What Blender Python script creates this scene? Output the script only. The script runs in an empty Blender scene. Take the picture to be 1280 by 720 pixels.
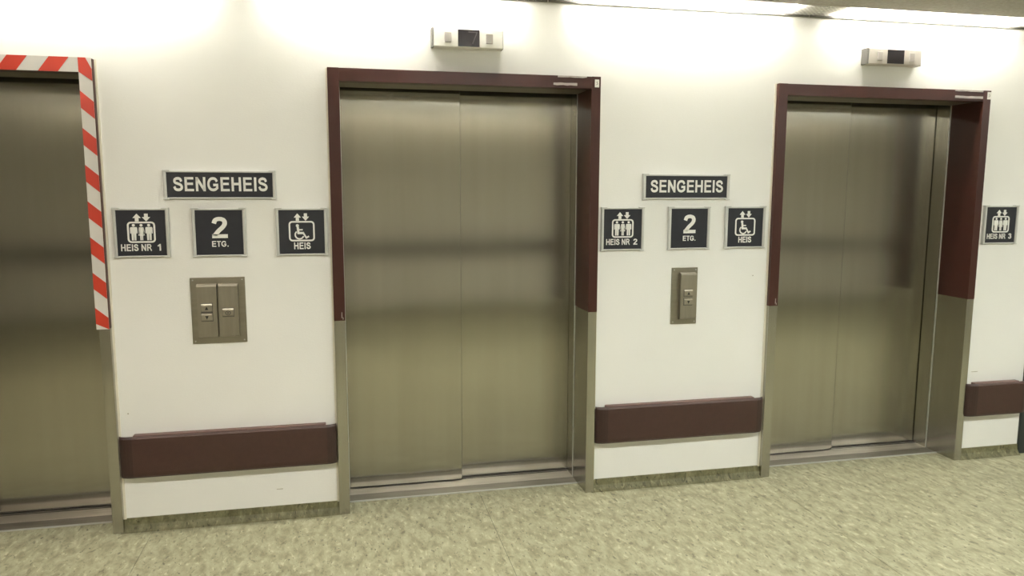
import bpy, bmesh, math, random
from mathutils import Vector, Matrix
random.seed(4)
sc = bpy.context.scene
COL = sc.collection

# ------------------------------------------------------------------ camera
# World: the lift wall is the XZ plane (frame faces y = 0, plaster y = 0.03), lobby towards -Y, metres.
yaw, pitch, roll, fpx = 0.2189, -0.1310, 0.0026, 949.71
F = Vector((math.sin(yaw)*math.cos(pitch), math.cos(yaw)*math.cos(pitch), math.sin(pitch)))
R0 = Vector((math.cos(yaw), -math.sin(yaw), 0)); U0 = R0.cross(F)
Rr = math.cos(roll)*R0 + math.sin(roll)*U0; Uu = -math.sin(roll)*R0 + math.cos(roll)*U0
cam = bpy.data.cameras.new('camera'); cam.sensor_width = 36; cam.lens = 36*fpx/1280
co = bpy.data.objects.new('camera', cam); COL.objects.link(co)
m = Matrix((Rr, Uu, -F)).transposed().to_4x4(); m.translation = (0.0526, -3.7293, 1.6266)
co.matrix_world = m; cam.clip_start = .05; sc.camera = co

# ------------------------------------------------------------------ world, exposure
wd = bpy.data.worlds.new('world'); sc.world = wd; wd.use_nodes = True
wd.node_tree.nodes['Background'].inputs[0].default_value = (.5, .48, .42, 1)
wd.node_tree.nodes['Background'].inputs[1].default_value = .05
vs = sc.view_settings
vs.view_transform = 'Standard'; vs.look = 'None'; vs.gamma = 1; vs.use_curve_mapping = False
vs.exposure = 0.85
TUBE_NEAR, TUBE_FAR = 240.0, 30.0            # radiance of the fluorescent tubes over the lift wall / opposite wall
TUBE_COL = (1.0, .985, .935); PANEL_COL = (.97, 1.0, .93)
PANEL = 29.0                                # radiance of the ceiling light panels in the lobby

# ------------------------------------------------------------------ materials
def mat(name, col, rough=.5, metal=0, noise=None, bump=None, spec=.5):
    """noise=(scale, amount, stretch xyz) colour variation; bump=(scale, strength, stretch)"""
    M = bpy.data.materials.new(name); M.use_nodes = True
    n = M.node_tree.nodes; l = M.node_tree.links; b = n['Principled BSDF']
    b.inputs['Base Color'].default_value = (*col, 1); b.inputs['Roughness'].default_value = rough
    b.inputs['Metallic'].default_value = metal; b.inputs['Specular IOR Level'].default_value = spec
    def tex(scale, st, detail=4):
        g = n.new('ShaderNodeNewGeometry'); mp = n.new('ShaderNodeMapping'); mp.inputs['Scale'].default_value = st
        l.new(g.outputs['Position'], mp.inputs[0]); t = n.new('ShaderNodeTexNoise')
        t.inputs['Scale'].default_value = scale; t.inputs['Detail'].default_value = detail
        l.new(mp.outputs[0], t.inputs[0]); return t
    if noise:
        t = tex(noise[0], noise[2]); r = n.new('ShaderNodeValToRGB'); a = noise[1]
        r.color_ramp.elements[0].position = .3; r.color_ramp.elements[1].position = .7
        r.color_ramp.elements[0].color = (*[c*(1-a) for c in col], 1)
        r.color_ramp.elements[1].color = (*[min(1, c*(1+a)) for c in col], 1)
        l.new(t.outputs['Fac'], r.inputs[0]); l.new(r.outputs[0], b.inputs['Base Color'])
    if bump:
        t = tex(bump[0], bump[2], 3); bp = n.new('ShaderNodeBump'); bp.inputs['Strength'].default_value = bump[1]
        bp.inputs['Distance'].default_value = .002
        l.new(t.outputs['Fac'], bp.inputs['Height']); l.new(bp.outputs[0], b.inputs['Normal'])
    return M
I1 = (1, 1, 1)
M = {}
M['wall'] = mat('wall_paint', (.80, .79, .765), .55, 0, (1.6, .025, I1), (160, .25, (.6, 1, 1.6)))
M['wall_far'] = mat('far_wall_paint', (.66, .63, .55), .6, 0, (1.4, .03, I1))
M['ceiling'] = mat('ceiling_board', (.36, .34, .28), .8, 0, (60, .12, I1), (120, .4, I1))
M['white_metal'] = mat('white_enamel', (.8, .78, .72), .4, 0, (3, .02, I1))
M['brown'] = mat('brown_film', (.050, .0155, .0115), .36, 0, (7, .12, (1, 1, .3)), (240, .12, I1), .35)
M['bumper'] = mat('brown_vinyl', (.052, .022, .017), .42, 0, (40, .08, I1), (420, .5, I1))
M['bumper_cap'] = mat('dark_brown_vinyl', (.034, .014, .011), .4, 0, (30, .08, I1), (420, .4, I1))
M['bumper_rail'] = mat('brown_retainer', (.12, .06, .05), .4, 0, (20, .05, I1))
M['frame_steel'] = mat('frame_steel', (.43, .415, .37), .24, 1, (26, .07, (1, 1, .08)), (300, .06, (1, 1, .03)))
M['sill'] = mat('sill_aluminium', (.60, .56, .52), .4, 1, (14, .12, (.3, 2, 1)), (200, .1, (.05, 1, 1)))
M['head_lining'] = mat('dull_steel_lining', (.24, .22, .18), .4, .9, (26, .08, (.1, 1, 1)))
M['sill_ramp'] = mat('worn_threshold', (.25, .23, .20), .42, .9, (14, .12, (.3, 2, 1)), (200, .1, (.05, 1, 1)))
M['seam_shade'] = mat('painted_seam_shade', (.20, .185, .15), .45, .8, (14, .1, I1))
M['sill_dark'] = mat('sill_groove', (.10, .09, .08), .6, .5, (14, .1, I1))
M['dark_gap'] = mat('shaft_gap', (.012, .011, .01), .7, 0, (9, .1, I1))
M['alu'] = mat('anodised_aluminium', (.56, .56, .54), .42, .55, (30, .03, I1))
M['navy'] = mat('navy_sign_face', (.013, .014, .021), .42, 0, (40, .1, I1))
M['white_print'] = mat('white_lettering', (.78, .77, .74), .5, 0, (20, .02, I1))
M['plate'] = mat('brushed_plate', (.315, .29, .24), .38, 1, (60, .06, (.1, 1, 1)), (300, .08, (.04, 1, 1)))
M['plate_col'] = mat('brushed_cover', (.335, .308, .255), .42, 1, (60, .06, (1, 1, .1)))
M['button'] = mat('button_metal', (.34, .31, .25), .4, .8, (40, .05, I1))
M['black_print'] = mat('black_marking', (.012, .011, .01), .6, 0, (20, .05, I1))
M['grey_print'] = mat('grey_marking', (.09, .08, .07), .6, 0, (20, .05, I1))
M['display_body'] = mat('display_body', (.78, .76, .72), .42, .1, (30, .03, I1))
M['display_body_dimmed'] = mat('dimmed_display_body', (.50, .46, .42), .4, .2, (30, .04, I1))  # body colour darkened to stand in for its dimmer reflection
M['display_cap'] = mat('display_end_cap', (.17, .16, .15), .5, 0, (30, .03, I1))
M['lens'] = mat('grey_lens', (.34, .31, .285), .4, 0, (30, .03, I1))
M['screen'] = mat('dark_screen', (.022, .018, .02), .22, 0, (30, .1, I1))
M['faint_digit'] = mat('unlit_digit', (.048, .038, .04), .3, 0, (30, .05, I1))
M['tape_white'] = mat('tape_white', (.62, .60, .57), .38, 0, (10, .03, I1))
M['tape_red'] = mat('tape_red', (.50, .038, .018), .38, 0, (10, .05, I1))
M['sealant'] = mat('cream_sealant', (.74, .70, .60), .5, 0, (20, .04, I1))
M['torn_tape'] = mat('tape_residue', (.42, .38, .36), .35, .2, (60, .25, (.3, 1, 2)))
M['sticker'] = mat('paper_sticker', (.72, .70, .66), .5, 0, (30, .05, I1))
M['dark_door'] = mat('dark_green_paint', (.022, .027, .026), .4, 0, (5, .08, I1))
M['handrail'] = mat('dark_handrail', (.035, .022, .018), .4, 0, (12, .1, I1))
M['scuff'] = mat('scuff', (.45, .42, .36), .6, 0, (60, .15, I1))
M['subfloor'] = mat('floor_screed', (.10, .10, .075), .8, 0, (12, .1, I1))
M['trim_shaded'] = mat('shaded_strip_edge', (.15, .14, .125), .6, 0, (12, .05, I1))  # trim colour darkened to paint the shade under the profile

def brushed_doors():
    Mt = bpy.data.materials.new('brushed_door_steel'); Mt.use_nodes = True
    n = Mt.node_tree.nodes; l = Mt.node_tree.links; b = n['Principled BSDF']
    b.inputs['Metallic'].default_value = 1; b.inputs['Roughness'].default_value = .19
    b.inputs['Anisotropic'].default_value = .96; b.inputs['Anisotropic Rotation'].default_value = 0
    tg = n.new('ShaderNodeCombineXYZ'); tg.inputs[0].default_value = 1
    l.new(tg.outputs[0], b.inputs['Tangent'])
    g = n.new('ShaderNodeNewGeometry'); mp = n.new('ShaderNodeMapping'); mp.inputs['Scale'].default_value = (1, 1, .03)
    l.new(g.outputs['Position'], mp.inputs[0])
    t = n.new('ShaderNodeTexNoise'); t.inputs['Scale'].default_value = 18; t.inputs['Detail'].default_value = 6
    l.new(mp.outputs[0], t.inputs[0])
    r = n.new('ShaderNodeValToRGB'); e = r.color_ramp.elements
    e[0].position = .25; e[1].position = .75; e[0].color = (.415, .395, .34, 1); e[1].color = (.45, .43, .375, 1)
    l.new(t.outputs['Fac'], r.inputs[0]); l.new(r.outputs[0], b.inputs['Base Color'])
    t3 = n.new('ShaderNodeTexNoise'); t3.inputs['Scale'].default_value = 1.6; t3.inputs['Detail'].default_value = 0   # slight oil-canning of the sheet
    l.new(g.outputs['Position'], t3.inputs[0])
    bp = n.new('ShaderNodeBump'); bp.inputs['Strength'].default_value = 1; bp.inputs['Distance'].default_value = .0022
    l.new(t3.outputs['Fac'], bp.inputs['Height']); l.new(bp.outputs[0], b.inputs['Normal'])
    return Mt
M['door'] = brushed_doors()

def lino(name, light, mid, dark, rough):
    Mt = bpy.data.materials.new(name); Mt.use_nodes = True
    n = Mt.node_tree.nodes; l = Mt.node_tree.links; b = n['Principled BSDF']
    b.inputs['Roughness'].default_value = rough; b.inputs['Specular IOR Level'].default_value = .4
    g = n.new('ShaderNodeNewGeometry')
    mp = n.new('ShaderNodeMapping'); mp.inputs['Rotation'].default_value = (0, 0, .5); mp.inputs['Scale'].default_value = (1.9, .85, 1.2)
    l.new(g.outputs['Position'], mp.inputs[0])
    def nz(s, d, dist=0.0, src=mp):
        t = n.new('ShaderNodeTexNoise'); t.inputs['Scale'].default_value = s; t.inputs['Detail'].default_value = d
        t.inputs['Distortion'].default_value = dist; l.new(src.outputs[0], t.inputs[0]); return t
    a = nz(13, 8, .35); a.inputs['Roughness'].default_value = .68
    r = n.new('ShaderNodeValToRGB'); e = r.color_ramp.elements
    e[0].position = .34; e[0].color = (*dark, 1); e[1].position = .66; e[1].color = (*light, 1)
    k = r.color_ramp.elements.new(.5); k.color = (*mid, 1)
    l.new(a.outputs['Fac'], r.inputs[0])
    def fleck(s, lo, hi, col, prev, amt):
        t = nz(s, 3, .4); rr = n.new('ShaderNodeMapRange'); rr.inputs[1].default_value = lo; rr.inputs[2].default_value = hi
        rr.inputs[4].default_value = amt
        l.new(t.outputs['Fac'], rr.inputs[0])
        mx = n.new('ShaderNodeMix'); mx.data_type = 'RGBA'; l.new(rr.outputs[0], mx.inputs[0])
        l.new(prev, mx.inputs[6]); mx.inputs[7].default_value = (*col, 1); return mx.outputs[2]
    o = fleck(26, .60, .70, tuple(min(1, c*1.25) for c in light), r.outputs[0], .8)
    o = fleck(21, .61, .70, tuple(c*.66 for c in dark), o, .8)
    o = fleck(45, .64, .70, tuple(c*.42 for c in dark), o, .85)
    big = nz(1.1, 3); rr = n.new('ShaderNodeMapRange'); rr.inputs[1].default_value = .3; rr.inputs[2].default_value = .7
    rr.inputs[3].default_value = .93; rr.inputs[4].default_value = 1.05
    l.new(big.outputs['Fac'], rr.inputs[0])
    vm = n.new('ShaderNodeVectorMath'); vm.operation = 'SCALE'; l.new(o, vm.inputs[0]); l.new(rr.outputs[0], vm.inputs['Scale'])
    l.new(vm.outputs[0], b.inputs['Base Color'])
    return Mt
M['lino'] = lino('marbled_linoleum', (.42, .405, .28), (.33, .315, .205), (.215, .205, .128), .5)
M['lino_base'] = lino('green_skirting_linoleum', (.23, .215, .12), (.155, .145, .075), (.095, .09, .042), .5)

def diffuser_mat():
    Mt = bpy.data.materials.new('prismatic_diffuser'); Mt.use_nodes = True
    n = Mt.node_tree.nodes; l = Mt.node_tree.links; n.clear()
    out = n.new('ShaderNodeOutputMaterial'); tr = n.new('ShaderNodeBsdfTransparent'); tl = n.new('ShaderNodeBsdfTranslucent')
    df = n.new('ShaderNodeBsdfDiffuse'); gl = n.new('ShaderNodeBsdfGlossy'); gl.inputs['Roughness'].default_value = .2
    tr.inputs[0].default_value = (.95, .95, .93, 1); tl.inputs[0].default_value = (.9, .89, .85, 1); df.inputs[0].default_value = (.8, .79, .75, 1)
    g = n.new('ShaderNodeNewGeometry'); v = n.new('ShaderNodeTexVoronoi'); v.inputs['Scale'].default_value = 55
    v.inputs['Randomness'].default_value = .15
    mp = n.new('ShaderNodeMapping'); mp.inputs['Scale'].default_value = (1, 1, .01); mp.inputs['Rotation'].default_value = (0, 0, .785)
    l.new(g.outputs['Position'], mp.inputs[0]); l.new(mp.outputs[0], v.inputs[0])
    bp = n.new('ShaderNodeBump'); bp.inputs['Strength'].default_value = .8; bp.inputs['Distance'].default_value = .01
    l.new(v.outputs['Distance'], bp.inputs['Height'])
    for s in (tl, gl): l.new(bp.outputs[0], s.inputs['Normal'])
    m1 = n.new('ShaderNodeMixShader'); m2 = n.new('ShaderNodeMixShader'); m3 = n.new('ShaderNodeMixShader')
    m1.inputs[0].default_value = .5; l.new(tl.outputs[0], m1.inputs[1]); l.new(df.outputs[0], m1.inputs[2])
    m2.inputs[0].default_value = .12; l.new(m1.outputs[0], m2.inputs[1]); l.new(gl.outputs[0], m2.inputs[2])
    mr = n.new('ShaderNodeMapRange'); mr.inputs[1].default_value = .1; mr.inputs[2].default_value = .6
    mr.inputs[3].default_value = .25; mr.inputs[4].default_value = .6          # prism cells: clear valleys, cloudy ridges
    l.new(v.outputs['Distance'], mr.inputs[0])
    l.new(mr.outputs[0], m3.inputs[0]); l.new(tr.outputs[0], m3.inputs[1]); l.new(m2.outputs[0], m3.inputs[2])
    l.new(m3.outputs[0], out.inputs[0]); return Mt
M['diffuser'] = diffuser_mat()
def emit(name, col, s):
    Mt = bpy.data.materials.new(name); Mt.use_nodes = True; b = Mt.node_tree.nodes['Principled BSDF']
    b.inputs['Base Color'].default_value = (.8, .8, .8, 1)
    b.inputs['Emission Color'].default_value = (*col, 1); b.inputs['Emission Strength'].default_value = s; return Mt
M['tube'] = emit('fluorescent_tube', TUBE_COL, TUBE_NEAR)
M['tube_far'] = emit('fluorescent_tube_far', TUBE_COL, TUBE_FAR)

# ------------------------------------------------------------------ mesh helpers
def box(bm, x0, x1, y0, y1, z0, z1, bev=0.0, seg=2):
    b2 = bmesh.new()
    v = [b2.verts.new((x, y, z)) for z in (z0, z1) for y in (y0, y1) for x in (x0, x1)]
    for f in ((0, 2, 3, 1), (4, 5, 7, 6), (0, 1, 5, 4), (2, 6, 7, 3), (0, 4, 6, 2), (1, 3, 7, 5)): b2.faces.new([v[i] for i in f])
    if bev: bmesh.ops.bevel(b2, geom=b2.edges[:], offset=bev, segments=seg, affect='EDGES', profile=.5)
    me = bpy.data.meshes.new('tmp'); b2.to_mesh(me); b2.free(); bm.from_mesh(me); bpy.data.meshes.remove(me)
def tube(bm, x0, x1, y, z, r, n=14):
    res = bmesh.ops.create_cone(bm, cap_ends=True, segments=n, radius1=r, radius2=r, depth=x1-x0)
    bmesh.ops.rotate(bm, verts=res['verts'], matrix=Matrix.Rotation(math.pi/2, 3, 'Y'))
    bmesh.ops.translate(bm, verts=res['verts'], vec=((x0+x1)/2, y, z))
def ycyl(bm, x, z, y0, y1, r, n=14):
    res = bmesh.ops.create_cone(bm, cap_ends=True, segments=n, radius1=r, radius2=r, depth=abs(y1-y0))
    bmesh.ops.rotate(bm, verts=res['verts'], matrix=Matrix.Rotation(math.pi/2, 3, 'X'))
    bmesh.ops.translate(bm, verts=res['verts'], vec=(x, (y0+y1)/2, z))
def prism(bm, pts, y0, y1):
    """polygon of (x, z) points pulled from y0 (front) to y1 (back)"""
    a = [bm.verts.new((x, y0, z)) for x, z in pts]; b = [bm.verts.new((x, y1, z)) for x, z in pts]
    bm.faces.new(a); bm.faces.new(b[::-1]); k = len(pts)
    for i in range(k): bm.faces.new((a[i], b[i], b[(i+1) % k], a[(i+1) % k]))
def extrude_x(bm, prof, x0, x1):
    """profile of (y, z) points pulled along x"""
    a = [bm.verts.new((x0, y, z)) for y, z in prof]; b = [bm.verts.new((x1, y, z)) for y, z in prof]
    bm.faces.new(a); bm.faces.new(b[::-1]); k = len(prof)
    for i in range(k): bm.faces.new((a[i], b[i], b[(i+1) % k], a[(i+1) % k]))
def stroke(bm, pts, w, y0, y1, closed=False):
    """thick polyline in the xz plane"""
    P = [Vector(p) for p in pts]; k = len(P); L = []; Rt = []
    for i in range(k):
        d1 = (P[i]-P[i-1]) if (i > 0 or closed) else (P[1]-P[0])
        d2 = (P[(i+1) % k]-P[i]) if (i < k-1 or closed) else d1
        d1.normalize(); d2.normalize(); t = (d1+d2); t = t.normalized() if t.length > 1e-6 else d1
        nn = Vector((-t.y, t.x)); c = max(.4, nn.dot(Vector((-d1.y, d1.x))))
        L.append(P[i]+nn*w/2/c); Rt.append(P[i]-nn*w/2/c)
    for i in range(k if closed else k-1):
        j = (i+1) % k; q = [L[i], L[j], Rt[j], Rt[i]]; prism(bm, [(p.x, p.y) for p in q], y0, y1)
def obj(name, bm, material, parent=None, smooth=False):
    bmesh.ops.recalc_face_normals(bm, faces=bm.faces)
    me = bpy.data.meshes.new(name); bm.to_mesh(me); bm.free()
    me.materials.append(M[material] if isinstance(material, str) else material)
    if smooth:
        for p in me.polygons: p.use_smooth = True
    o = bpy.data.objects.new(name, me); COL.objects.link(o)
    if parent: o.parent = parent
    return o
def bobj(name, material, parent, *boxes, bev=0.0):
    bm = bmesh.new()
    for b in boxes: box(bm, *b, bev=bev)
    return obj(name, bm, material, parent)
def tag(o, label=None, cat=None, group=None, kind=None):
    for k, v in (('label', label), ('category', cat), ('group', group), ('kind', kind)):
        if v: o[k] = v
    return o
def thing(name, label, cat, loc=(0, 0, 0), group=None):
    o = bpy.data.objects.new(name, None); o.empty_display_size = .1; COL.objects.link(o); o.location = loc
    return tag(o, label, cat, group)
def struct(name, material, *boxes, bev=0.0):
    return tag(bobj(name, material, None, *boxes, bev=bev), kind='structure')
def smooth(pts, n=5):
    P_ = [Vector(p) for p in pts]; Q = [2*P_[0]-P_[1]]+P_+[2*P_[-1]-P_[-2]]; out = []
    for i in range(1, len(Q)-2):
        for k in range(n):
            t = k/n; a, b, c, e = Q[i-1:i+3]
            out.append(tuple(.5*((2*b)+(c-a)*t+(2*a-5*b+4*c-e)*t*t+(3*b-a-3*c+e)*t**3)))
    return out+[tuple(P_[-1])]
# bold grotesque capitals in units of the cap height: (advance, [(stroke width, points)...])
SQ = .19
GLYPH = {
 'S': (.93, [(SQ, smooth([(.745, .68), (.66, .85), (.46, .905), (.25, .85), (.175, .72), (.25, .60), (.48, .525), (.70, .43), (.77, .28), (.68, .14), (.46, .095), (.25, .15), (.145, .33)]))]),
 'G': (1.09, [(SQ, smooth([(.87, .68), (.76, .85), (.55, .905), (.31, .84), (.17, .64), (.155, .46), (.2, .28), (.34, .14), (.56, .095), (.74, .14), (.885, .24)])), (.18, [(.885, .17), (.885, .445), (.55, .445)])]),
 'E': (.93, [(.2, [(.19, 0), (.19, 1)]), (.17, [(.19, .915), (.83, .915)]), (.17, [(.19, .525), (.79, .525)]), (.17, [(.19, .085), (.85, .085)])]),
 'N': (1.01, [(.2, [(.19, 0), (.19, 1)]), (.2, [(.81, 0), (.81, 1)]), (.2, [(.2, .93), (.8, .07)])]),
 'H': (1.01, [(.2, [(.19, 0), (.19, 1)]), (.2, [(.81, 0), (.81, 1)]), (.18, [(.19, .52), (.81, .52)])]),
 'I': (.39, [(.2, [(.195, 0), (.195, 1)])]),
 'R': (1.01, [(.2, [(.19, 0), (.19, 1)]), (.17, [(.19, .915), (.5, .915)]+smooth([(.5, .915), (.68, .885), (.77, .73), (.7, .56), (.5, .51)])[1:]+[(.19, .51)]), (.19, [(.5, .5), (.64, .38), (.88, 0)])]),
 'T': (.85, [(.2, [(.425, 0), (.425, 1)]), (.17, [(.03, .915), (.82, .915)])]),
 '.': (.39, [(.2, [(.195, 0), (.195, .19)])]),
 ' ': (.39, []),
 '1': (.62, [(.2, [(.43, 0), (.43, 1)]), (.17, smooth([(.10, .70), (.27, .77), (.40, .95)]))]),
 '2': (.777, [(SQ, smooth([(.13, .69), (.2, .85), (.37, .905), (.54, .85), (.59, .70), (.51, .53), (.32, .34), (.15, .12)])), (.18, [(.04, .09), (.70, .09)])]),
 '3': (.777, [(SQ, smooth([(.12, .72), (.2, .86), (.36, .905), (.52, .85), (.56, .72), (.49, .58), (.33, .535)])), (SQ, smooth([(.33, .535), (.52, .48), (.61, .31), (.53, .15), (.36, .095), (.19, .15), (.10, .30)]))]),
}
def text_mesh(s, x0, x1, z0, z1, y, depth=.0015):
    """bold lettering stretched to the rectangle x0..x1, z0..z1 with its face on the plane y"""
    bm = bmesh.new(); a = 0
    for ch in s:
        adv, st = GLYPH[ch]
        for w, pts in st: stroke(bm, [(a+px, pz) for px, pz in pts], w, y, y+depth)
        a += adv
    ax0 = min(v.co.x for v in bm.verts); ax1 = max(v.co.x for v in bm.verts)
    for v in bm.verts:
        v.co.x = x0+(v.co.x-ax0)/(ax1-ax0)*(x1-x0); v.co.z = z0+v.co.z*(z1-z0)
    return bm

# ------------------------------------------------------------------ the setting
W, P = 1.336, 2.332                    # lift frame width, pitch of the lifts
LX = (-P, 0.0, P)                      # left outer edge of each lift frame
ZT = 2.18                              # top of the lift frames
XA, XB, YF = -6.2, 8.2, -5.4           # lobby extents
ZC, TR_Y = 2.545, -.165                # ceiling underside, front edge of the light slot
WALL_END = 4.10
EX = .012                              # plaster stops just behind the frame edge
segs = [(XA, LX[0]+EX), (LX[0]+W-EX, LX[1]+EX), (LX[1]+W-EX, LX[2]+EX), (LX[2]+W-EX, WALL_END)]
wall = struct('wall_back', 'wall',
    *[(a, b, .03, .23, -.02, 2.72) for a, b in segs],
    *[(x+EX, x+W-EX, .03, .23, ZT-EX, 2.72) for x in LX],
    (WALL_END, 5.25, .03, .23, 2.16, 2.72), (5.25, XB, .03, .23, -.02, 2.72))
struct('wall_front', 'wall_far', (XA, XB, YF-.15, YF, -.02, 2.72))
struct('wall_left', 'wall_far', (XA-.15, XA, YF-.15, .4, -.02, 2.72))
struct('wall_right', 'wall_far', (XB, XB+.15, YF-.15, .4, -.02, 2.72))
struct('ceiling', 'ceiling', (XA, XB, YF-TR_Y+.03, TR_Y, ZC, 2.72), (XA, XB, YF, .03, 2.72, 2.80))
fl = struct('floor', 'subfloor', (XA, XB, YF, .45, -.05, -.003))
sx = 2.3325
xs = [XA] + [sx+1.6*k for k in range(-5, 4) if XA < sx+1.6*k < XB] + [XB]
for a, b in zip(xs[:-1], xs[1:]):
    bobj('linoleum_sheet', 'lino', fl, (a+.0012, b-.0012, YF, .30, -.003, 0))
for a, b in segs[1:]:
    bm = bmesh.new()                                          # coved linoleum skirting
    prof = [(.03, 0), (-.004, 0), (.006, .006), (.014, .015), (.022, .03), (.026, .06), (.03, .062)]
    extrude_x(bm, prof, a, b); tag(obj('baseboard_back', bm, 'lino_base'), kind='structure')
struct('baseboard_front', 'lino_base', (XA, XB, YF, YF+.012, 0, .09))
# dark door set in the wall beyond the last lift
d = tag(bpy.data.objects.new('door_1', None), kind='structure'); COL.objects.link(d); d.location = (WALL_END, .03, 0)
bobj('door_frame', 'dark_door', d, (0, .09, -.012, .2, 0, 2.16), (1.06, 1.15, -.012, .2, 0, 2.16), (.09, 1.06, -.012, .2, 2.07, 2.16), bev=.004)
lf = bobj('door_leaf', 'dark_door', d, (.09, 1.06, .03, .08, .008, 2.07), bev=.002)
bm = bmesh.new(); box(bm, .95, 1.01, .018, .031, .95, 1.15, .004); box(bm, .90, 1.0, -.03, -.012, 1.04, 1.06, .006); box(bm, .975, .99, -.03, .02, 1.042, 1.058)
obj('door_handle', bm, 'alu', lf)

# ------------------------------------------------------------------ ceiling strip lights
TX = [-1.815+1.44*k for k in range(-1, 6)]
near_lab = ['fluorescent strip light over the plain wall past the taped lift',
            'fluorescent strip light over the taped lift',
            'fluorescent strip light over the HEIS NR 1 sign and brown framed lift',
            'prismatic fluorescent ceiling strip light over the HEIS NR 2 sign wall',
            'prismatic fluorescent ceiling strip light over the lift beside the HEIS NR 3 sign',
            'prismatic fluorescent ceiling strip light over the dark door', 'fluorescent strip light over the far end of the lift wall']
CV = .15                                  # closed length at each end of a strip light
def strip_light(x0, x1, near, label, group=None):
    yw, yc = (.03, TR_Y) if near else (YF, YF-TR_Y+.03)        # wall side, ceiling side
    s = 1 if near else -1
    def yy(a, b): return (min(yw-s*a, yw-s*b), max(yw-s*a, yw-s*b))
    t = thing('strip_light', label, 'light', ((x0+x1)/2, (yw+yc)/2, ZC), group)
    L2 = (x1-x0)/2; cy = (yw+yc)/2
    def part(name, material, *bx, bev=0, par=t):
        o = bobj(name, material, None, *[(a, b, c-cy, e-cy, f-ZC, g-ZC) for a, b, c, e, f, g in bx], bev=bev); o.parent = par; return o
    g = .004
    part('housing', 'white_metal', (-L2+g, L2-g, *yy(.004, .19), 2.70, 2.716), (-L2+g, L2-g, *yy(.182, .192), ZC+.004, 2.70))
    part('edge_trim', 'trim_shaded', (-L2+g, L2-g, *yy(.0, .010), ZC-.013, ZC+.004))
    part('diffuser', 'diffuser', (-L2+g, L2-g, *yy(.006, .19), ZC-.004, ZC))
    for e in (-1, 1):
        c0, c1 = sorted((e*(L2-g), e*(L2-CV)))
        part('added_light_block', 'white_metal', (c0, c1, *yy(.012, .182), ZC+.014, 2.70), bev=.003)  # added opaque box, keeps the strip dim between tubes
    bm = bmesh.new(); tube(bm, -L2+CV-.004, L2-CV+.004, yw-s*.105-cy, 2.60-ZC, .013)
    obj('tube', bm, 'tube' if near else 'tube_far', t, True)
    return t
for i, x in enumerate(TX):
    strip_light(x, x+1.44, True, near_lab[i], 'strip lights over the lift wall')
    strip_light(x, x+1.44, False, 'fluorescent strip light over the wall opposite the lifts', 'strip lights over the opposite wall')

M['panel_glow'] = emit('light_panel', PANEL_COL, PANEL)
M['panel_warm'] = emit('warm_light_panel', (1.0, .91, .79), PANEL*.95)           # added left panel, tinted to brighten and warm the wall there
for x in (-1.3, 1.1, 3.5, 5.9):
    t = thing('ceiling_light', 'recessed fluorescent ceiling panel over the middle of the lobby', 'light', (x, -2.45, ZC), 'ceiling panels of the lobby')
    bobj('frame', 'white_metal', t, (-.62, .62, -.17, -.15, -.012, .004), (-.62, .62, .15, .17, -.012, .004), (-.62, -.6, -.15, .15, -.012, .004), (.6, .62, -.15, .15, -.012, .004))
    bobj('diffuser', 'panel_warm' if x < 0 else 'panel_glow', t, (-.6, .6, -.15, .15, -.006, .002))

# ------------------------------------------------------------------ lifts
ZB = .985                                # brown above, bare steel below
JW = .047                                # face width of the jambs
def lift(x, label):
    t = thing('elevator', label, 'elevator', (x, 0, 0))
    hd = bobj('head', 'brown', t, (JW*.0+.05, W-JW, 0, .06, 2.12, ZT), bev=.0015)
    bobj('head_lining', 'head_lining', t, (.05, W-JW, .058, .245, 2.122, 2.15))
    for side in (0, 1):
        a, b = (0, .052) if side == 0 else (W-JW, W)
        j = bobj('jamb', 'frame_steel', t, (a, b, 0, .235, 0, ZB+.02), bev=.002)
        bobj('brown_cover', 'brown', j, (a-.0006, b+.0006, -.0014, .2345, ZB, ZT+.0006), bev=.0012)
        bobj('sealant', 'sealant', j, ((-.009 if side == 0 else W), (0 if side == 0 else W+.009), .022, .034, .06, ZT))
        c0, c1 = (.02, .055) if side == 0 else (W-.048, W-.01)
        bobj('return_strip', 'frame_steel', t, (c0, c1, .235, (.305 if side == 0 else .3405), .004, 2.15), bev=.0012)
        e0, e1 = (.052, .0545) if side == 0 else (W-JW-.0028, W-JW)
        bobj('edge_bead', 'alu', j, (e0, e1, .2285, .2362, .004, 2.121))
    # two-speed sliding panels, the left one in front
    bobj('door_panel', 'door', t, (-.02, .668, .310, .335, .012, 2.16), bev=.0015)
    bobj('seam_shade', 'seam_shade', t, (.668, .6695, .3115, .334, .013, 2.16))  # dark strip painted in for the shadow line at the panel seam
    bobj('door_panel', 'door', t, (.63, W+.05, .345, .370, .012, 2.16), bev=.0015)
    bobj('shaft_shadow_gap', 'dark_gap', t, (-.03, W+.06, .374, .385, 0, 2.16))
    s = bobj('sill', 'sill', t, (.05, W-JW, .225, .40, -.004, .006), bev=.001)
    for y in (.318, .352): bobj('guide_groove', 'sill_dark', s, (.056, W-JW-.006, y, y+.01, .005, .0066))
    bm = bmesh.new(); extrude_x(bm, [(.226, -.004), (.226, .0052), (.142, .0012), (.142, -.004)], .05, W-JW); obj('sill_ramp', bm, 'sill_ramp', t)
    bobj('sill_lip', 'alu', s, (.052, W-JW-.002, .138, .146, -.002, .0062))
    return t, hd
L1, H1 = lift(LX[0], 'steel lift doors in frame wrapped with red and white hazard tape')
L2_, H2 = lift(LX[1], 'steel lift doors in brown frame between number one and number two signs')
L3, H3 = lift(LX[2], 'steel lift doors in brown frame between number two and number three signs')
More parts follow.
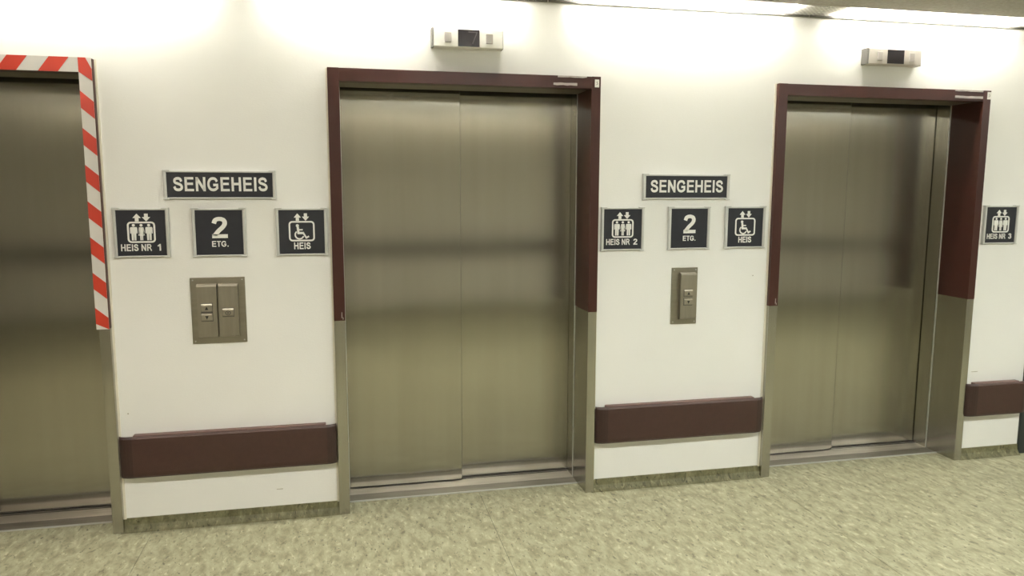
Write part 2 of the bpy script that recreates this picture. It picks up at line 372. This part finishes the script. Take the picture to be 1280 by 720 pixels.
# hazard tape on the first lift
def tape(name, x0, x1, z0, z1, vertical):
    tp = bobj(name, 'tape_white', L1, (x0, x1, -.0032, -.0012, z0, z1))
    ref = -LX[0]                                                 # parts are local to the lift
    if vertical:
        k = 0; zt = 2.203
        while True:
            a = zt-.16*k; b = a-.074                             # at the inner edge; drops .046 to the outer edge
            pts = [(x0, a), (x1, a-.047), (x1, b-.047), (x0, b)]
            pts = [(px, min(z1, max(z0, pz))) for px, pz in pts]
            if a < z0: break
            if b < z0+.0: pts = [(x0, a), (x1, max(z0, a-.047)), (x1, z0), (x0, z0)]
            if k == 0: pts = [(x0, z1), (x0+.03, z1), (x1, 2.136), (x1, 2.136-.052), (x0, 2.135-.012)]
            bm = bmesh.new(); prism(bm, pts, -.0040, -.0030); obj('red_stripe', bm, 'tape_red', tp)
            k += 1
    else:
        k = 0
        while True:
            b = -1.087+ref-.162*k; a = b-.078
            if a-.047 < x0: break
            bm = bmesh.new(); prism(bm, [(a, z1), (b, z1), (b-.046, z0), (a-.046, z0)], -.0040, -.0030)
            obj('red_stripe', bm, 'tape_red', tp); k += 1
    return tp
tape('hazard_tape', W-.056, W-.003, ZB-.002, 2.184, True)
tape('hazard_tape', .0, W-.056, 2.122, 2.184, False)
# stickers and torn tape left on the brown frames
def strip_bits(t, H, bits, stick):
    for x0, x1, z0, z1 in bits:
        bm = bmesh.new(); k = 7; up = []; dn = []
        for i in range(k+1):
            x = x0+(x1-x0)*i/k; up.append((x, z1-random.uniform(0, .003))); dn.append((x, z0+random.uniform(0, .003)))
        prism(bm, up+dn[::-1], -.0035, -.0008); obj('tape_residue', bm, 'torn_tape', t)
    x0, x1, z0, z1 = stick
    st = bobj('sticker', 'sticker', t, (x0, x1, -.0035, -.0012, z0, z1))
    bm = bmesh.new(); cx = (x0+x1)/2; cz = (z0+z1)/2
    stroke(bm, [(cx-.005, cz-.008), (cx+.004, cz-.002), (cx-.002, cz+.006), (cx+.004, cz+.009)], .002, -.0042, -.003)
    obj('sticker_mark', bm, 'grey_print', st)
strip_bits(L2_, H2, [(1.112, 1.262, 2.171, 2.180), (1.09, 1.212, 2.132, 2.147)], (1.305, 1.327, 2.128, 2.166))
strip_bits(L3, H3, [(3.427-P, 3.612-P, 2.170, 2.180), (3.429-P, 3.613-P, 2.133, 2.148)], (3.643-P, 3.668-P, 2.132, 2.172))
# scratches at the lower end of the brown film
for t in (L2_, L3):
    for (x, z, dx, dz) in ((.035, ZB+.012, .004, .03), (.041, ZB+.005, .003, .012)):
        bm = bmesh.new(); prism(bm, [(x, z), (x+.004, z+.002), (x+dx, z+dz), (x+dx-.003, z+dz)], -.0022, -.001); obj('scratch', bm, 'torn_tape', t)

# ------------------------------------------------------------------ wall bumpers
def bumper(x0, x1, label, zc=.374):
    t = thing('wall_bumper', label, 'bumper', ((x0+x1)/2, .03, zc)); h = (x1-x0)/2; H = .102
    prof = [(.0, H-.012), (-.020, H-.012), (-.044, H-.004), (-.056, H-.016), (-.060, H-.034), (-.060, -H+.030), (-.056, -H+.014), (-.044, -H+.003), (-.02, -H), (0, -H)]
    prof = [(.0, H-.02), (-.034, H-.02), (-.046, H-.002), (-.054, H-.004), (-.059, H-.012), (-.060, H-.03), (-.060, -H+.028), (-.057, -H+.012), (-.048, -H+.002), (-.03, -H), (0, -H)]
    bm = bmesh.new(); extrude_x(bm, prof, -h+.06, h-.045); obj('cover', bm, 'bumper', t)
    bobj('retainer', 'bumper_rail', t, (-h+.06, h-.05, -.034, 0, H-.03, H-.002), bev=.002)
    for e, w in ((-1, .0605), (1, .0455)):
        bm = bmesh.new(); n = 7; rings = []
        for i in range(n):                                        # end cap curves back to the wall
            a = i/(n-1)*math.pi/2; x = (h-w)+w*math.sin(a)*.999; k = .55+.45*math.cos(a)
            rings.append([bm.verts.new((e*x, y*k if y < -.02 else y, z)) for y, z in prof])
        for r0, r1 in zip(rings[:-1], rings[1:]):
            for i in range(len(prof)): j = (i+1) % len(prof); bm.faces.new((r0[i], r0[j], r1[j], r1[i]))
        bm.faces.new(rings[0]); bm.faces.new(rings[-1][::-1]); obj('end_cap', bm, 'bumper_cap', t)
bumper(LX[0]+W+.006, -.004, 'brown vinyl wall bumper below the two column call panel')
bumper(W+.004, P-.016, 'brown vinyl wall bumper below the single column call panel')
bumper(P+W-.004, WALL_END-.01, 'short brown vinyl wall bumper below the number three sign')
# handrail on the wall opposite, seen as the dark band in the doors
t = thing('handrail', 'dark handrail along the wall opposite the lifts', 'handrail', (1, YF, .85))
bobj('rail', 'handrail', t, (-6.8, 6.8, .05, .09, -.07, .07), bev=.012)
for k in range(10): bobj('bracket', 'handrail', t, (-6.3+1.4*k, -6.26+1.4*k, -.002, .06, -.02, .02))

# ------------------------------------------------------------------ signs
def plate_sign(name, label, cx, cz, w, h, group=None):
    t = thing(name, label, 'sign', (cx, .03, cz), group)
    r, tb = .014, .0075
    p = bobj('panel', 'navy', t, (-w/2+r-.002, w/2-r+.002, -.013, -.002, -h/2+tb-.002, h/2-tb+.002))
    for e in (-1, 1):
        bobj('side_rail', 'alu', t, (min(e*w/2, e*(w/2-r)), max(e*w/2, e*(w/2-r)), -.019, 0, -h/2, h/2), bev=.003)
        bobj('edge_rail', 'alu', t, (-w/2+r, w/2-r, -.016, 0, min(e*h/2, e*(h/2-tb)), max(e*h/2, e*(h/2-tb))), bev=.002)
        bobj('corner_clip', 'alu', t, (min(e*(w/2+.0015), e*(w/2-.030)), max(e*(w/2+.0015), e*(w/2-.030)), -.0205, 0, h/2-.004, h/2+.004), bev=.0015)
        bobj('corner_clip', 'alu', t, (min(e*(w/2+.0015), e*(w/2-.022)), max(e*(w/2+.0015), e*(w/2-.022)), -.0205, 0, -h/2-.003, -h/2+.003), bev=.0015)
    iw, ih = w-2*r, h-2*tb
    U = lambda u: -iw/2+u*iw
    V = lambda v: ih/2-v*ih
    return t, p, U, V
YS, YB = -.0148, -.0125
def letters(p, U, V, s, u0, u1, v0, v1):
    return obj('lettering', text_mesh(s, U(u0), U(u1), V(v1), V(v0), YS, .0022), 'white_print', p)
def arrow(p, U, V, u0, u1, v0, v1, up):
    cu = (u0+u1)/2; hw = (u1-u0)*.22; vm = v0+(v1-v0)*.56
    pts = [(u0, vm), (cu, v0), (u1, vm), (cu+hw, vm), (cu+hw, v1), (cu-hw, v1), (cu-hw, vm)]
    if not up: pts = [(a, v0+v1-b) for a, b in pts][::-1]
    bm = bmesh.new(); prism(bm, [(U(a), V(b)) for a, b in pts], YS, YB)
    obj('up_arrow' if up else 'down_arrow', bm, 'white_print', p)
def cabin(p, U, V, u0, u1, v0, v1, w=.0075):
    x0, x1, z0, z1 = U(u0)+w/2, U(u1)-w/2, V(v1)+w/2, V(v0)-w/2; r = .013; pts = []
    for cx, cz, a0 in ((x1-r, z1-r, 0), (x0+r, z1-r, 90), (x0+r, z0+r, 180), (x1-r, z0+r, 270)):
        for i in range(6):
            a = math.radians(a0+18*i); pts.append((cx+r*math.cos(a), cz+r*math.sin(a)))
    bm = bmesh.new(); stroke(bm, pts, w, YS, YB, True); obj('cabin_outline', bm, 'white_print', p)
def passenger(p, x, z0, h, skirt):
    bm = bmesh.new(); ycyl(bm, x, z0+h*.92, YS, YB, h*.085)
    w = h*.2
    if skirt:
        body = [(-w*.62, .80), (w*.62, .80), (w*.95, .48), (w*.70, .46), (w*.5, .62), (w*.95, .30), (w*.42, .28), (w*.40, 0), (w*.06, 0), (w*.05, .28),
                (-w*.05, .28), (-w*.06, 0), (-w*.40, 0), (-w*.42, .28), (-w*.95, .30), (-w*.5, .62), (-w*.70, .46), (-w*.95, .48)]
    else:
        body = [(-w*.8, .81), (w*.8, .81), (w*1.0, .76), (w*1.0, .42), (w*.74, .42), (w*.70, .66), (w*.62, .0), (w*.10, 0), (w*.04, .40), (-w*.04, .40),
                (-w*.10, 0), (-w*.62, 0), (-w*.70, .66), (-w*.74, .42), (-w*1.0, .42), (-w*1.0, .76)]
    prism(bm, [(x+a, z0+b*h) for a, b in body], YS, YB); obj('passenger_figure', bm, 'white_print', p)
SW, SH = .236, .222
def number_sign(cx, cz, num, label):
    t, p, U, V = plate_sign('lift_number_sign', label, cx, cz, SW, SH)
    arrow(p, U, V, .335, .505, .075, .245, True); arrow(p, U, V, .525, .695, .075, .245, False)
    cabin(p, U, V, .215, .785, .25, .715)
    h = abs(V(.66)-V(.30))
    for i, u in enumerate((.345, .50, .655)): passenger(p, U(u), V(.66), h, i == 1)
    letters(p, U, V, 'HEIS NR', .07, .695, .745, .895); letters(p, U, V, str(num), .81 if num == 1 else .79, .88 if num == 1 else .895, .745, .895)
def floor_sign(cx, cz, label):
    t, p, U, V = plate_sign('floor_sign', label, cx, cz, SW, SH)
    letters(p, U, V, '2', .345, .675, .15, .625); letters(p, U, V, 'ETG.', .335, .68, .69, .82)
def access_sign(cx, cz, label):
    t, p, U, V = plate_sign('wheelchair_sign', label, cx, cz, SW, SH)
    arrow(p, U, V, .33, .49, .075, .245, True); arrow(p, U, V, .51, .67, .075, .245, False)
    cabin(p, U, V, .213, .785, .25, .715)
    bm = bmesh.new(); X, Z = U, V
    ycyl(bm, U(.405), V(.355), YS, YB, .0072)
    stroke(bm, [(U(.412), V(.385)), (U(.425), V(.525)), (U(.545), V(.525))], .0105, YS, YB)              # back and thigh
    stroke(bm, [(U(.42), V(.45)), (U(.52), V(.45))], .006, YS, YB)                                      # arm
    stroke(bm, [(U(.525), V(.515)), (U(.595), V(.635)), (U(.655), V(.60))], .008, YS, YB)                # leg and foot
    cx_, cz_, r = U(.445), V(.565), .0195
    stroke(bm, [(cx_+r*math.cos(a), cz_+r*math.sin(a)) for a in [math.radians(130+i*15) for i in range(15)]], .0065, YS, YB)
    obj('wheelchair_figure', bm, 'white_print', p)
    letters(p, U, V, 'HEIS', .32, .685, .74, .895)
def word_sign(cx, cz, label):
    t, p, U, V = plate_sign('word_sign', label, cx, cz, .490, .128)
    letters(p, U, V, 'SENGEHEIS', .06, .95, .185, .755)
word_sign(-.494, 1.6365, 'wide navy SENGEHEIS sign on the wall of the two column call panel')
word_sign(1.829, 1.634, 'wide navy SENGEHEIS sign on the wall of the single column call panel')
number_sign(-.843, 1.4185, 1, 'square navy HEIS NR 1 sign with three passengers beside hazard tape')
number_sign(1.476, 1.415, 2, 'square navy HEIS NR 2 sign with three passengers beside brown frame')
number_sign(3.826, 1.4185, 3, 'square navy HEIS NR 3 sign with three passengers on short wall')
floor_sign(-.508, 1.4175, 'square navy 2 ETG. sign above the two column call panel')
floor_sign(1.85, 1.416, 'square navy 2 ETG. sign above the single column call panel')
access_sign(-.138, 1.4165, 'square navy wheelchair HEIS sign right of the sign above the two column panel')
access_sign(2.177, 1.418, 'square navy wheelchair HEIS sign near the sign above the single column panel')

# ------------------------------------------------------------------ call panels
def call_panel(cx, cz, w, h, cols, label):
    t = thing('call_panel', label, 'call panel', (cx, .03, cz))
    bobj('back_plate', 'plate', t, (-w/2, w/2, -.008, .002, -h/2, h/2), bev=.0015)
    for sx_ in (-1, 1):
        for sz_ in (-1, 1):
            bm = bmesh.new(); ycyl(bm, sx_*(w/2-.012), sz_*(h/2-.012), -.0095, -.006, .0035, 10); obj('screw', bm, 'alu', t)
    for x0, x1, btns in cols:
        bm = bmesh.new(); z0, z1 = -.125, .128; D = -.030
        prof = [(-.006, z0), (-.006, z1), (D+.004, z1-.004), (D, z1-.012), (D, z0+.006), (D+.006, z0)]
        extrude_x(bm, prof, x0, x1); c = obj('button_cover', bm, 'plate_col', t)
        for bx0, bx1, bz0, bz1, mark in btns:
            bm = bmesh.new(); extrude_x(bm, [(D+.001, bz0-.003), (D+.001, bz1+.003), (D-.007, bz1-.003), (D-.008, bz1-.007), (D-.008, bz0+.002), (D-.006, bz0)], bx0, bx1)
            b = obj('button', bm, 'button', c)
            bobj('button_bezel', 'grey_print', c, (bx0-.002, bx1+.002, D-.0008, D+.002, bz0-.005, bz1+.004))
            mx, mz = (bx0+bx1)/2, (bz0+bz1)/2-.002; bm = bmesh.new(); ya, yb = D-.0090, D-.0075
            if mark == 'up': prism(bm, [(mx-.0075, mz-.007), (mx+.0075, mz-.007), (mx, mz+.009)], ya, yb); obj('arrow_mark', bm, 'black_print', b)
            elif mark == 'down': prism(bm, [(mx-.0075, mz+.007), (mx, mz-.009), (mx+.0075, mz+.007)], ya, yb); obj('arrow_mark', bm, 'black_print', b)
            else:
                stroke(bm, [(mx+.011*math.cos(i*math.pi/8), mz+.0085*math.sin(i*math.pi/8)) for i in range(16)], .0035, ya, yb, True)
                ycyl(bm, mx, mz, ya, yb, .004, 10); obj('key_mark', bm, 'grey_print', b)
call_panel(-.528, 1.051, .243, .313, [
    (-.091, -.004, [(-.073, -.025, .000, .034, 'up'), (-.073, -.025, -.043, -.009, 'down')]),
    (.004, .090, [(.021, .069, -.024, .010, 'key')])], 'steel lift call panel with two columns and three buttons')
call_panel(1.837, 1.053, .148, .306, [
    (-.031, .057, [(-.012, .035, .003, .035, 'up'), (-.012, .035, -.044, -.012, 'down')])], 'narrow steel lift call panel with one column and two buttons')

# ------------------------------------------------------------------ floor indicators above the lifts
def indicator(cx, cz, w, h, label, digit):
    D = -.055
    t = thing('floor_indicator', label, 'indicator', (cx, .03, cz))
    bobj('body', 'display_body' if digit else 'display_body_dimmed', t, (-w/2, w/2, D, .001, -h/2, h/2), bev=.004)
    for e in (-1, 1):
        bobj('end_cap', 'display_cap', t, (min(e*(w/2+.006-.004*e), e*(w/2-.002)), max(e*(w/2+.006-.004*e), e*(w/2-.002)), D+.004, .0, -h/2-.001, h/2+.001), bev=.002)
        bobj('direction_lamp', 'lens', t, (e*.1-.0165+.0, e*.1+.0165, D-.006, D+.002, -.023, .023), bev=.003)
    s = bobj('screen', 'screen', t, (-.052, .052, D-.002, D+.003, -h/2+.005, h/2-.005), bev=.001)
    if digit:
        bm = bmesh.new(); stroke(bm, [(-.002, .028), (.040, .028), (.018, -.026)], .005, D-.0026, D-.0015); obj('digit', bm, 'faint_digit', s)
indicator(.6625, 2.334, .334, .088, 'white floor indicator box with dark screen showing a faint 7', True)
indicator(3.010, 2.338, .328, .083, 'floor indicator box with blank dark screen above the lift by number three', False)

# small scuffs on the plaster
for x, z, w, h in ((3.72, .535, .045, .004), (-.30, .145, .03, .004), (-.955, .57, .006, .006), (2.24, 1.15, .006, .006)):
    bobj('scuff_mark', 'scuff', wall, (x, x+w, .0292, .0305, z, z+h))
